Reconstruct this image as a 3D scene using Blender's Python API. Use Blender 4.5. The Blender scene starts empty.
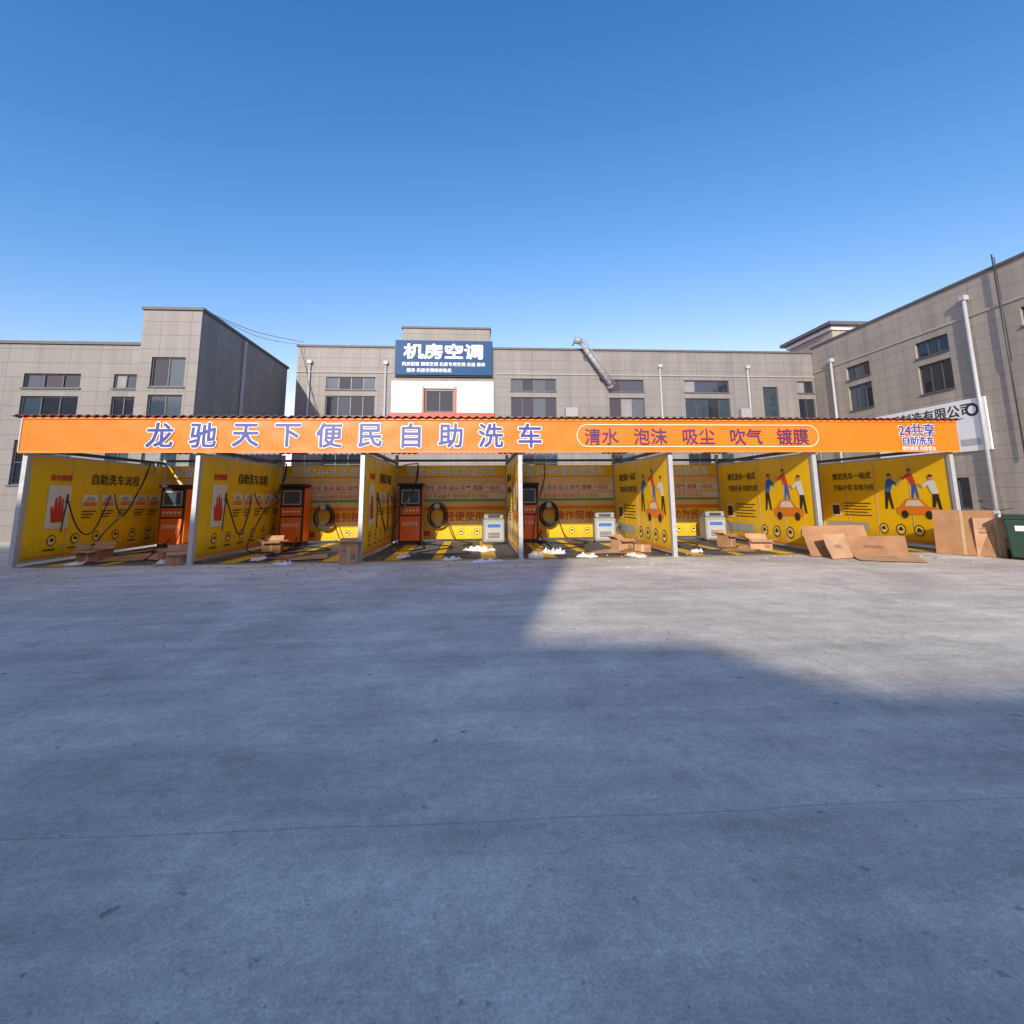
import bpy, bmesh, math, random
from mathutils import Matrix, Vector
random.seed(7)
R=math.radians
scene=bpy.context.scene
COL=bpy.context.collection
# ------------------------------------------------------------------ sun
ELEV=21.0; AZ=15.0
# ------------------------------------------------------------------ materials
MATS={}
def nmat(name):
    m=bpy.data.materials.new(name); m.use_nodes=True
    nt=m.node_tree; b=nt.nodes["Principled BSDF"]
    return m,nt,b
def N(nt,t,**kw):
    n=nt.nodes.new(t)
    for k,v in kw.items(): setattr(n,k,v)
    return n
def simple(name,col,rough=.6,metal=0,var=.12,scale=6,bump=0.0,spec=.5,bscale=30,trans=0,grime=0):
    if name in MATS: return MATS[name]
    m,nt,b=nmat(name)
    geo=N(nt,'ShaderNodeNewGeometry')
    no=N(nt,'ShaderNodeTexNoise'); no.inputs['Scale'].default_value=scale; no.inputs['Detail'].default_value=6
    nt.links.new(geo.outputs['Position'],no.inputs['Vector'])
    mr=N(nt,'ShaderNodeMapRange'); mr.inputs['From Min'].default_value=.3; mr.inputs['From Max'].default_value=.7
    mr.inputs['To Min'].default_value=1-var; mr.inputs['To Max'].default_value=1+var
    nt.links.new(no.outputs['Fac'],mr.inputs['Value'])
    fac=mr.outputs['Result']
    if grime:
        sp=N(nt,'ShaderNodeSeparateXYZ'); nt.links.new(geo.outputs['Position'],sp.inputs[0])
        g1=N(nt,'ShaderNodeTexNoise'); g1.inputs['Scale'].default_value=3; g1.inputs['Detail'].default_value=8; g1.inputs['Roughness'].default_value=.7
        nt.links.new(geo.outputs['Position'],g1.inputs['Vector'])
        ad=N(nt,'ShaderNodeMath',operation='MULTIPLY_ADD'); ad.inputs[1].default_value=1.2; nt.links.new(g1.outputs['Fac'],ad.inputs[0])
        ng=N(nt,'ShaderNodeMath',operation='MULTIPLY'); ng.inputs[1].default_value=-1; nt.links.new(sp.outputs[2],ng.inputs[0]); nt.links.new(ng.outputs[0],ad.inputs[2])
        gm=N(nt,'ShaderNodeMapRange'); gm.inputs['From Min'].default_value=0; gm.inputs['From Max'].default_value=.5; gm.inputs['To Min'].default_value=1; gm.inputs['To Max'].default_value=1-grime
        nt.links.new(ad.outputs[0],gm.inputs['Value'])
        mm=N(nt,'ShaderNodeMath',operation='MULTIPLY'); nt.links.new(fac,mm.inputs[0]); nt.links.new(gm.outputs['Result'],mm.inputs[1]); fac=mm.outputs[0]
    mx=N(nt,'ShaderNodeVectorMath',operation='SCALE'); mx.inputs[0].default_value=col[:3]
    nt.links.new(fac,mx.inputs['Scale'])
    nt.links.new(mx.outputs['Vector'],b.inputs['Base Color'])
    b.inputs['Roughness'].default_value=rough; b.inputs['Metallic'].default_value=metal
    b.inputs['Specular IOR Level'].default_value=spec
    if bump:
        n2=N(nt,'ShaderNodeTexNoise'); n2.inputs['Scale'].default_value=bscale; n2.inputs['Detail'].default_value=4
        nt.links.new(geo.outputs['Position'],n2.inputs['Vector'])
        bp=N(nt,'ShaderNodeBump'); bp.inputs['Strength'].default_value=bump; bp.inputs['Distance'].default_value=.02
        nt.links.new(n2.outputs['Fac'],bp.inputs['Height']); nt.links.new(bp.outputs['Normal'],b.inputs['Normal'])
    if trans:
        tr=N(nt,'ShaderNodeBsdfTranslucent'); nt.links.new(mx.outputs['Vector'],tr.inputs['Color'])
        ms=N(nt,'ShaderNodeMixShader'); ms.inputs[0].default_value=trans
        nt.links.new(b.outputs[0],ms.inputs[1]); nt.links.new(tr.outputs[0],ms.inputs[2])
        nt.links.new(ms.outputs[0],nt.nodes["Material Output"].inputs[0])
    MATS[name]=m; return m
def tile(name,c1,c2,mortar,bw=1.2,rh=.6,streak=.25):
    m,nt,b=nmat(name)
    geo=N(nt,'ShaderNodeNewGeometry')
    sp=N(nt,'ShaderNodeSeparateXYZ'); nt.links.new(geo.outputs['Position'],sp.inputs[0])
    sn=N(nt,'ShaderNodeSeparateXYZ'); nt.links.new(geo.outputs['True Normal'],sn.inputs[0])
    ab=N(nt,'ShaderNodeMath',operation='ABSOLUTE'); nt.links.new(sn.outputs[0],ab.inputs[0])
    gt=N(nt,'ShaderNodeMath',operation='GREATER_THAN'); gt.inputs[1].default_value=.6; nt.links.new(ab.outputs[0],gt.inputs[0])
    mix=N(nt,'ShaderNodeMix'); nt.links.new(gt.outputs[0],mix.inputs[0]); nt.links.new(sp.outputs[0],mix.inputs[2]); nt.links.new(sp.outputs[1],mix.inputs[3])
    cb=N(nt,'ShaderNodeCombineXYZ'); nt.links.new(mix.outputs[0],cb.inputs[0]); nt.links.new(sp.outputs[2],cb.inputs[1])
    br=N(nt,'ShaderNodeTexBrick'); br.offset=0.0
    br.inputs['Scale'].default_value=1; br.inputs['Brick Width'].default_value=bw; br.inputs['Row Height'].default_value=rh
    br.inputs['Mortar Size'].default_value=.012; br.inputs['Mortar Smooth'].default_value=.3
    br.inputs['Color1'].default_value=(*c1,1); br.inputs['Color2'].default_value=(*c2,1); br.inputs['Mortar'].default_value=(*mortar,1)
    nt.links.new(cb.outputs[0],br.inputs['Vector'])
    mp=N(nt,'ShaderNodeMapping'); mp.inputs['Scale'].default_value=(1.3,.12,1); nt.links.new(cb.outputs[0],mp.inputs[0])
    no=N(nt,'ShaderNodeTexNoise'); no.inputs['Scale'].default_value=1; no.inputs['Detail'].default_value=7; no.inputs['Roughness'].default_value=.7
    nt.links.new(mp.outputs[0],no.inputs['Vector'])
    mr=N(nt,'ShaderNodeMapRange'); mr.inputs['From Min'].default_value=.3; mr.inputs['From Max'].default_value=.7
    mr.inputs['To Min'].default_value=1-streak; mr.inputs['To Max'].default_value=1+streak*.5
    nt.links.new(no.outputs['Fac'],mr.inputs['Value'])
    mx=N(nt,'ShaderNodeVectorMath',operation='SCALE'); nt.links.new(br.outputs['Color'],mx.inputs[0]); nt.links.new(mr.outputs['Result'],mx.inputs['Scale'])
    nt.links.new(mx.outputs['Vector'],b.inputs['Base Color'])
    b.inputs['Roughness'].default_value=.55
    bp=N(nt,'ShaderNodeBump'); bp.inputs['Strength'].default_value=.35; bp.inputs['Distance'].default_value=.01
    inv=N(nt,'ShaderNodeMath',operation='SUBTRACT'); inv.inputs[0].default_value=1; nt.links.new(br.outputs['Fac'],inv.inputs[1])
    nt.links.new(inv.outputs[0],bp.inputs['Height']); nt.links.new(bp.outputs['Normal'],b.inputs['Normal'])
    MATS[name]=m; return m
def ground_mat():
    m,nt,b=nmat("concrete_yard")
    geo=N(nt,'ShaderNodeNewGeometry'); pos=geo.outputs['Position']
    def noise(scale,detail=6,rough=.6,sc=None,rot=20,dist=0):
        n=N(nt,'ShaderNodeTexNoise'); n.inputs['Scale'].default_value=scale; n.inputs['Detail'].default_value=detail; n.inputs['Roughness'].default_value=rough; n.inputs['Distortion'].default_value=dist
        if sc:
            mp=N(nt,'ShaderNodeMapping'); mp.inputs['Scale'].default_value=sc; mp.inputs['Rotation'].default_value=(0,0,R(rot)); nt.links.new(pos,mp.inputs[0]); nt.links.new(mp.outputs[0],n.inputs['Vector'])
        else: nt.links.new(pos,n.inputs['Vector'])
        return n
    def mr(src,a,bb,c,d):
        n=N(nt,'ShaderNodeMapRange'); 
        for k,v in zip(('From Min','From Max','To Min','To Max'),(a,bb,c,d)): n.inputs[k].default_value=v
        nt.links.new(src,n.inputs['Value']); return n.outputs['Result']
    big=noise(.3,6,.6,dist=.8); mid=noise(1.7,9,.78); fine=noise(70,6,.8); grit=noise(16,6,.8); sweep=noise(1.0,7,.7,(.3,3.5,1),20); swp2=noise(1.0,7,.65,(.25,2.2,1),-48)
    def mul(a,bb):
        n=N(nt,'ShaderNodeMath',operation='MULTIPLY'); nt.links.new(a,n.inputs[0]); nt.links.new(bb,n.inputs[1]); return n.outputs[0]
    f=mul(mul(mr(big.outputs['Fac'],.3,.7,.76,1.18),mr(mid.outputs['Fac'],.3,.7,.74,1.16)),mul(mr(fine.outputs['Fac'],.3,.7,.66,1.28),mr(sweep.outputs['Fac'],.3,.7,.85,1.1)))
    f=mul(f,mr(swp2.outputs['Fac'],.35,.7,.88,1.1)); f=mul(f,mr(grit.outputs['Fac'],.3,.7,.8,1.15))
    sp=noise(1.1,7,.7); f=mul(f,mr(sp.outputs['Fac'],.57,.66,1,.8))
    sp2=noise(9,3,.5); f=mul(f,mr(sp2.outputs['Fac'],.68,.73,1,.6))
    sp4=noise(30,2,.5); f=mul(f,mr(sp4.outputs['Fac'],.70,.74,1,.6))
    sp3=noise(.55,6,.7); f=mul(f,mr(sp3.outputs['Fac'],.56,.68,1,1.17))
    wp=noise(.6,3,.5)
    ad=N(nt,'ShaderNodeVectorMath',operation='MULTIPLY_ADD'); ad.inputs[1].default_value=(.12,.12,0); nt.links.new(wp.outputs['Color'],ad.inputs[0]); nt.links.new(pos,ad.inputs[2])
    mp=N(nt,'ShaderNodeMapping'); mp.inputs['Location'].default_value=(3.3,1.95,0); mp.inputs['Rotation'].default_value=(0,0,R(1)); nt.links.new(ad.outputs[0],mp.inputs[0])
    br=N(nt,'ShaderNodeTexBrick'); br.offset=0; br.inputs['Scale'].default_value=1; br.inputs['Brick Width'].default_value=6.5; br.inputs['Row Height'].default_value=4.6
    br.inputs['Mortar Size'].default_value=.009; br.inputs['Mortar Smooth'].default_value=1.0
    br.inputs['Color1'].default_value=(1,1,1,1); br.inputs['Color2'].default_value=(.96,.96,.96,1); br.inputs['Mortar'].default_value=(.72,.72,.72,1)
    nt.links.new(mp.outputs[0],br.inputs['Vector'])
    base=N(nt,'ShaderNodeVectorMath',operation='SCALE'); base.inputs[0].default_value=(.77,.69,.555); nt.links.new(f,base.inputs['Scale'])
    m2=N(nt,'ShaderNodeVectorMath',operation='MULTIPLY'); nt.links.new(base.outputs[0],m2.inputs[0]); nt.links.new(br.outputs['Color'],m2.inputs[1])
    nt.links.new(m2.outputs[0],b.inputs['Base Color'])
    b.inputs['Roughness'].default_value=.85; b.inputs['Specular IOR Level'].default_value=.25
    ax=N(nt,'ShaderNodeMath',operation='ADD'); nt.links.new(fine.outputs['Fac'],ax.inputs[0]); nt.links.new(mid.outputs['Fac'],ax.inputs[1])
    bp=N(nt,'ShaderNodeBump'); bp.inputs['Strength'].default_value=.45; bp.inputs['Distance'].default_value=.015
    nt.links.new(ax.outputs[0],bp.inputs['Height']); nt.links.new(bp.outputs['Normal'],b.inputs['Normal'])
    return m
TILE=tile("grey_tile",(.235,.225,.21),(.215,.207,.195),(.13,.127,.122))
TILE2=tile("tan_tile",(.38,.33,.27),(.345,.31,.255),(.20,.18,.155))
TILEB=tile("pale_tile",(.76,.71,.63),(.72,.68,.61),(.5,.48,.45))
COPING=simple("coping_dark",(.10,.10,.105),.6)
STEEL=simple("galvanised_steel",(.5,.5,.5),.45,.3,.1,10)
STEELD=simple("dark_steel",(.06,.06,.065),.45,.2)
ROOFM=simple("red_brown_sheet",(.13,.045,.03),.5,.1)
ROOFT=simple("added_fill_light_sheet",(.78,.75,.68),.5,0,.05,2,trans=.7)  # unseen translucent sheets, added to let fill light into the bays
ORANGE=simple("orange_banner",(.80,.19,.012),.42,0,.06,.8,.25,.4,3)
YEL=simple("yellow_banner",(.96,.58,.010),.38,0,.06,1.2,.2,.4,2.5,grime=.3)
YEL2=simple("light_yellow_print",(.95,.68,.16),.4,0,.05,1)
PEACH=simple("peach_glow",(.90,.56,.22),.45,0,.08,1)  # warm glow of the bay back walls put into colour
ORPR=simple("orange_print",(.85,.24,.02),.45,0,.06,1)
GREEN=simple("green_print",(.10,.42,.10),.45,0,.05,1)
WHITE=simple("white_paint",(.8,.8,.78),.45,0,.05,3)
CREAM=simple("cream_print",(.80,.74,.58),.5,0,.05,3)
RED=simple("red_print",(.70,.05,.03),.45,0,.05,3)
BLUEP=simple("blue_purple_letter",(.03,.045,.27),.4,0,.05,3)
PURP=simple("dark_purple_letter",(.10,.03,.12),.45,0,.05,3)
BLACK=simple("black_print",(.03,.025,.02),.5,0,.05,3)
SKIN=simple("skin_print",(.62,.33,.2),.5)
BLUEC=simple("blue_print",(.03,.15,.5),.5)
BLUES=simple("blue_board",(.008,.065,.18),.5,0,.08,1,.1,.2,2)
RUBBER=simple("black_rubber",(.015,.015,.016),.5)
CARD=simple("cardboard",(.38,.205,.10),.85,0,.15,3,.3,.2,25)
CARDL=simple("cardboard_light",(.48,.29,.165),.85,0,.15,3,.3,.2,25)
CARDE=simple("cardboard_inner",(.30,.165,.085),.9,0,.15,5)
TAPE=simple("packing_tape",(.5,.36,.2),.3)
GREY=simple("grey_plastic",(.42,.43,.44),.45,0,.06,5)
VGREY=simple("vacuum_grey",(.30,.32,.32),.45,0,.08,5)
MORG=simple("machine_orange",(.85,.17,.015),.35,0,.05,4)
MBLK=simple("machine_black",(.02,.02,.022),.35,0,.1,4)
GRATE=simple("floor_dark",(.085,.085,.085),.6,0,.3,2.5,.3,.4,20)
YPAINT=simple("yellow_floor_paint",(.78,.47,.02),.5,0,.25,3)
BING=simple("green_bin_plastic",(.012,.045,.025),.5,0,.1,4)
FOIL=simple("white_plastic_film",(.72,.73,.75),.35,0,.1,6)
FRAME=simple("window_frame_grey",(.09,.09,.10),.4,.2)
CURT=simple("interior_blind",(.22,.23,.23),.25,0,.2,2,0,.8)
def glass(name,c,r):
    m,nt,b=nmat(name); b.inputs['Base Color'].default_value=(*c,1); b.inputs['Roughness'].default_value=r
    geo=N(nt,'ShaderNodeNewGeometry'); no=N(nt,'ShaderNodeTexNoise'); no.inputs['Scale'].default_value=1.5; nt.links.new(geo.outputs['Position'],no.inputs[0])
    bp=N(nt,'ShaderNodeBump'); bp.inputs['Strength'].default_value=.06; bp.inputs['Distance'].default_value=.05
    nt.links.new(no.outputs['Fac'],bp.inputs['Height']); nt.links.new(bp.outputs['Normal'],b.inputs['Normal'])
    b.inputs['Specular IOR Level'].default_value=.7
    return m
GL=[glass("window_glass_a",(.03,.05,.07),.06),glass("window_glass_b",(.06,.09,.11),.1),glass("window_glass_c",(.015,.02,.03),.05)]
# ------------------------------------------------------------------ helpers
def empty(name,loc=(0,0,0),rz=0):
    e=bpy.data.objects.new(name,None); COL.objects.link(e); e.location=loc; e.rotation_euler=(0,0,rz); e.empty_display_size=.3; return e
def addmesh(name,bm,mats,parent=None,M=None,smooth=False,bevel=0):
    me=bpy.data.meshes.new(name); bm.normal_update(); bm.to_mesh(me); bm.free()
    for m in (mats if isinstance(mats,(list,tuple)) else [mats]): me.materials.append(m)
    if smooth:
        for p_ in me.polygons: p_.use_smooth=True
    o=bpy.data.objects.new(name,me); COL.objects.link(o)
    if parent: o.parent=parent
    if M is not None: o.matrix_local=M
    if bevel:
        md=o.modifiers.new("bev",'BEVEL'); md.width=bevel; md.segments=2; md.limit_method='ANGLE'
    return o
def bbox(bm,x0,x1,y0,y1,z0,z1,mi=0,M=None):
    vs=[bm.verts.new(v) for v in [(x0,y0,z0),(x1,y0,z0),(x1,y1,z0),(x0,y1,z0),(x0,y0,z1),(x1,y0,z1),(x1,y1,z1),(x0,y1,z1)]]
    if M is not None:
        for v in vs: v.co=M@v.co
    for f in [(0,3,2,1),(4,5,6,7),(0,1,5,4),(1,2,6,5),(2,3,7,6),(3,0,4,7)]:
        fc=bm.faces.new([vs[i] for i in f]); fc.material_index=mi
def boxes(name,mat,lst,parent=None,M=None,bevel=0):
    bm=bmesh.new()
    for b in lst: bbox(bm,*b[:6],M=b[6] if len(b)>6 else None)
    return addmesh(name,bm,mat,parent,M,bevel=bevel)
def cyl(bm,p0,p1,r,seg=16,r2=None,mi=0,cap=True):
    p0=Vector(p0);p1=Vector(p1);d=(p1-p0); L=d.length; q=d.to_track_quat('Z','Y').to_matrix().to_4x4()
    M=Matrix.Translation(p0)@q; r2=r if r2 is None else r2
    a=[];b=[]
    for i in range(seg):
        t=2*math.pi*i/seg; a.append(bm.verts.new(M@Vector((r*math.cos(t),r*math.sin(t),0)))); b.append(bm.verts.new(M@Vector((r2*math.cos(t),r2*math.sin(t),L))))
    for i in range(seg):
        j=(i+1)%seg; f=bm.faces.new((a[i],a[j],b[j],b[i])); f.material_index=mi; f.smooth=True
    if cap:
        bm.faces.new(a[::-1]).material_index=mi; bm.faces.new(b).material_index=mi
def tube(name,pts,r,mat,parent=None,M=None,cyclic=False):
    c=bpy.data.curves.new(name,'CURVE'); c.dimensions='3D'; c.bevel_depth=r; c.bevel_resolution=3; c.resolution_u=8
    s=c.splines.new('NURBS'); s.points.add(len(pts)-1)
    for i,q in enumerate(pts): s.points[i].co=(*q,1)
    s.order_u=3; s.use_endpoint_u=not cyclic; s.use_cyclic_u=cyclic
    o=bpy.data.objects.new(name,c); COL.objects.link(o)
    bpy.context.view_layer.update()
    me=bpy.data.meshes.new_from_object(o.evaluated_get(bpy.context.evaluated_depsgraph_get())); bpy.data.objects.remove(o)
    me.materials.clear(); me.materials.append(mat)
    for p_ in me.polygons: p_.use_smooth=True
    o=bpy.data.objects.new(name,me); COL.objects.link(o)
    if parent: o.parent=parent
    if M is not None: o.matrix_local=M
    return o
def text(name,s,size,x,y,z,mat,parent,off=0.0,ext=.004,align='CENTER',sx=1.0,M=None):
    """off = stroke thickening, done with shifted copies of the glyphs"""
    c=bpy.data.curves.new(name,'FONT'); c.body=s; c.size=size; c.extrude=ext; c.align_x=align; c.align_y='CENTER'; c.resolution_u=2
    o=bpy.data.objects.new(name,c); COL.objects.link(o); bpy.context.view_layer.update()
    me=bpy.data.meshes.new_from_object(o.evaluated_get(bpy.context.evaluated_depsgraph_get())); bpy.data.objects.remove(o)
    if len(me.vertices):
        ys=[v.co.y for v in me.vertices]; cy=(min(ys)+max(ys))/2
        for v in me.vertices: v.co.y-=cy; v.co.x*=sx
    if off>0:
        bm=bmesh.new(); n=8 if off>.015 else 4
        for i in range(n):
            t=2*math.pi*(i+.5)/n; me2=me.copy()
            for v in me2.vertices: v.co.x+=off*math.cos(t); v.co.y+=off*math.sin(t); v.co.z+=.0005*i-.002
            bm.from_mesh(me2)
        for f in bm.faces: f.material_index=0
        bm.to_mesh(me); bm.free()
    me.materials.clear(); me.materials.append(mat)
    o=bpy.data.objects.new(name,me); COL.objects.link(o); o.parent=parent
    o.matrix_local=(M if M is not None else Matrix())@Matrix.Translation((x,y,z)); return o
def polys(name,items,parent,M=None):
    mats=[];bm=bmesh.new()
    for mt,z,pts in items:
        if mt not in mats: mats.append(mt)
        f=bm.faces.new([bm.verts.new((a,b,z)) for a,b in pts]); f.material_index=mats.index(mt)
        f.normal_update()
        if f.normal.z<0: f.normal_flip()
    return addmesh(name,bm,mats,parent,M)
def rect(x0,x1,y0,y1): return [(x0,y0),(x1,y0),(x1,y1),(x0,y1)]
def circ(x,y,r,n=20): return [(x+r*math.cos(2*math.pi*i/n),y+r*math.sin(2*math.pi*i/n)) for i in range(n)]
FRONT=lambda x,y,z=0: Matrix.Translation((x,y,z))@Matrix.Rotation(R(90),4,'X')
FACE_PX=lambda x,y,z=0: Matrix.Translation((x,y,z))@Matrix.Rotation(R(90),4,'Z')@Matrix.Rotation(R(90),4,'X')
FACE_NX=lambda x,y,z=0: Matrix.Translation((x,y,z))@Matrix.Rotation(R(-90),4,'Z')@Matrix.Rotation(R(90),4,'X')
# ------------------------------------------------------------------ facade with real openings
def facade(parent,M,W,H,holes,mat,depth=.25,rec=.14):
    xs=sorted({0,W}|{h[0] for h in holes}|{h[1] for h in holes}); zs=sorted({0,H}|{h[2] for h in holes}|{h[3] for h in holes})
    bm=bmesh.new()
    def quad(*c): bm.faces.new([bm.verts.new(v) for v in c])
    for i in range(len(xs)-1):
        for j in range(len(zs)-1):
            cx=(xs[i]+xs[i+1])/2; cz=(zs[j]+zs[j+1])/2
            if any(h[0]<cx<h[1] and h[2]<cz<h[3] for h in holes): continue
            quad((xs[i],zs[j],0),(xs[i+1],zs[j],0),(xs[i+1],zs[j+1],0),(xs[i],zs[j+1],0))
    for h in holes:
        a,b,c,d=h[:4]
        quad((a,c,0),(a,d,0),(a,d,-rec),(a,c,-rec)); quad((b,d,0),(b,c,0),(b,c,-rec),(b,d,-rec))
        quad((a,c,-rec),(b,c,-rec),(b,c,0),(a,c,0)); quad((a,d,0),(b,d,0),(b,d,-rec),(a,d,-rec))
    quad((0,0,-depth),(0,0,0),(0,H,0),(0,H,-depth)); quad((W,0,0),(W,0,-depth),(W,H,-depth),(W,H,0)); quad((0,H,0),(W,H,0),(W,H,-depth),(0,H,-depth))
    addmesh("facade_wall",bm,mat,parent,M)
    bm=bmesh.new(); fr=bmesh.new(); sl=bmesh.new()
    for h in holes:
        a,b,c,d=h[:4]; n=h[4] if len(h)>4 else 3; rows=h[5] if len(h)>5 else 1
        f=.045; z0,z1=-rec+.002,-rec+.055
        for bb in [(a,b,c,c+f),(a,b,d-f,d)]: bbox(fr,*bb,z0,z1)
        for i in range(n+1):
            x=a+(b-a)*i/n; x0=min(max(x-f/2,a),b-f); bbox(fr,x0,x0+f,c+f,d-f,z0,z1-.003)
        if rows>1:
            for k in range(1,rows):
                y=c+(d-c)*k/rows; bbox(fr,a+f,b-f,y-f/2,y+f/2,z0,z1-.006)
        for i in range(n):
            for k in range(rows):
                x0=a+(b-a)*i/n;x1=a+(b-a)*(i+1)/n; y0=c+(d-c)*k/rows; y1=c+(d-c)*(k+1)/rows
                t=random.uniform(-.006,.006); t2=random.uniform(-.006,.006)
                fc=bm.faces.new([bm.verts.new(v) for v in [(x0,y0,-rec+.012+t),(x1,y0,-rec+.012+t2),(x1,y1,-rec+.012+t2),(x0,y1,-rec+.012+t)]])
                fc.material_index=random.choice([0,0,1,2,2,3]) if random.random()<.8 else 2
        bbox(sl,a-.05,b+.05,c-.07,c-.003,.002,.06)
    if holes:
        addmesh("window_glass",bm,GL+[CURT],parent,M); addmesh("window_frames",fr,FRAME,parent,M); addmesh("window_sills",sl,COPING,parent,M)
    else: bm.free(); fr.free(); sl.free()
# ------------------------------------------------------------------ ground
bm=bmesh.new(); S=600
f=bm.faces.new([bm.verts.new(v) for v in [(-S,-S,0),(S,-S,0),(S,S,0),(-S,S,0)]])
addmesh("ground",bm,ground_mat())
# ------------------------------------------------------------------ left building
def coping(parent,x0,x1,y0,y1,z,name="parapet_coping",h=.12,o=.08):
    boxes(name,COPING,[(x0-o,x1+o,y0-o,y1+o,z,z+h)],parent)
b=empty("office_building")
wins=[]
for x in (-42,-38,-34,-30,-26,-22.3,-18.5):
    wins+=[(x,x+2.2,6.15,6.75,3),(x,x+2.2,5.0,5.8,3),(x,x+2.2,2.2,4.0,3,2)]
wins+=[(-15,-14.1,6.15,6.75,2),(-15,-14.1,5.0,5.8,2),(-15,-14.1,2.2,4.0,2,2)]
wins=[(w[0]+46,w[1]+46,*w[2:]) for w in wins]
facade(b,FRONT(-46,20.5),46-13.95,8.0,wins,TILE)
boxes("body",TILE,[(-46,-13.95,20.75,29,0,8.0)],b)
facade(b,FRONT(-13.95,20.3),2.35,9.5,[(.5,1.85,6.2,7.45,2),(.5,1.85,4.95,5.85,2),(.5,1.85,2.2,4,2,2)],TILE)
boxes("stair_tower",TILE,[(-13.95,-11.6,20.55,29.6,0,9.5)],b)
coping(b,-46,-14.05,20.5,29,8.0); coping(b,-13.95,-11.6,20.3,29.6,9.5)
boxes("drain_pipe",GREY,[(-11.58,-11.47,24,24.1,0,9.4)],b)
# ------------------------------------------------------------------ centre building
b=empty("office_building")
X0=-11.0; W=23.4+11
cols=[(-9.2,-6.2,4),(2.2,5.1,4),(8.5,10.8,3),(13.5,16.5,4),(21.2,22.3,2)]
wins=[]
for a,c,n in cols:
    wins+=[(a-X0,c-X0,8.2,9.0,n),(a-X0,c-X0,6.55,7.8,n),(a-X0,c-X0,2.6,4.6,n,2)]
wins+=[(18.8-X0,19.8-X0,6.6,8.6,1,2),(-3.1-X0,-1.4-X0,6.85,8.15,2)]
facade(b,FRONT(X0,29.5),W,10.9,wins,TILE)
boxes("body",TILE,[(X0,X0+W,29.75,42,0,10.9)],b)
coping(b,X0,X0+W,29.5,42,10.9)
boxes("roof_stair_tower",TILE,[(-4.7,.9,29.9,36,11.02,12.35)],b); coping(b,-4.7,.9,29.9,36,12.35)
boxes("floor_band",simple("band_light",(.30,.295,.285),.6),[(X0,-5.2,29.44,29.497,9.25,9.33),(1.3,23,29.44,29.497,9.25,9.33)],b)
boxes("white_cladding",WHITE,[(-5.2,-3.25,29.38,29.498,6.75,8.75),(-1.25,1.1,29.38,29.498,6.75,8.75),(-3.25,-1.25,29.38,29.498,8.3,8.75)],b)
boxes("red_trim",RED,[(-5.25,1.15,29.3,29.4,6.45,6.75),(-3.3,-3.2,29.3,29.375,6.75,8.4),(-1.3,-1.2,29.3,29.375,6.75,8.4)],b)
bm=bmesh.new()
for x in (-10.2,11.9,-5.6,17.8): cyl(bm,(x,29.4,0),(x,29.4,9.8),.06); bbox(bm,x-.12,x+.12,29.28,29.49,9.8,10.0)
addmesh("drain_pipes",bm,GREY,b)
boxes("wall_air_conditioners",VGREY,[(5.6,6.4,29.1,29.49,6.5,7.1),(17.0,17.7,29.1,29.49,6.5,7.1)],b,bevel=.03)
bm=bmesh.new()
for x in (-8.5,4,9.5,14.5,19): cyl(bm,(x,31.5,11),(x,31.5,11.6),.08); cyl(bm,(x,31.5,11.6),(x,31.5,11.68),.16)
for x in [X0+.4+i*2.2 for i in range(15)]: cyl(bm,(x,29.6,11.02),(x,29.6,11.25),.012,6)
addmesh("roof_vents",bm,STEEL,b)
s=empty("rooftop_sign",(-2.0,29.25,10.2))
boxes("board",BLUES,[(-3.0,3.0,-.06,.06,-1.1,1.12)],s,bevel=.01)
boxes("frame",STEELD,[(-3.05,3.05,.062,.14,-1.16,1.18)],s)
M=FRONT(0,-.065)
text("heading","机房空调",1.0,0,.42,0,WHITE,s,.04,.01,M=M,sx=1.25)
text("line_1","机房配套 精密空调 机房专用空调 改造 维修",.27,0,-.40,0,WHITE,s,.004,M=M)
text("line_2","服务 机房空调维修售后",.27,-.9,-.80,0,WHITE,s,.004,M=M)
d=empty("exhaust_duct")
bm=bmesh.new(); 
A=Vector((6.6,28.95,11.35)); B=Vector((8.5,28.95,8.5))
cyl(bm,A,B,.15,16); cyl(bm,A+Vector((-.35,0,.1)),A+Vector((.1,0,-.05)),.22,16); cyl(bm,B,B+Vector((0,.6,-.1)),.15,16)
for i in range(9):
    q=A.lerp(B,(i+.5)/9); dd=(B-A).normalized()*.025; cyl(bm,q-dd,q+dd,.17,16)
cyl(bm,A+Vector((.30,0,.05)),B+Vector((.30,0,.05)),.035,10)
addmesh("duct",bm,VGREY,d)
boxes("brackets",STEELD,[(6.9,6.95,28.9,29.5,10.4,10.46),(7.9,7.95,28.9,29.5,9,9.06),(6.2,6.26,28.9,29.5,11.2,11.26)],d)
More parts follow.
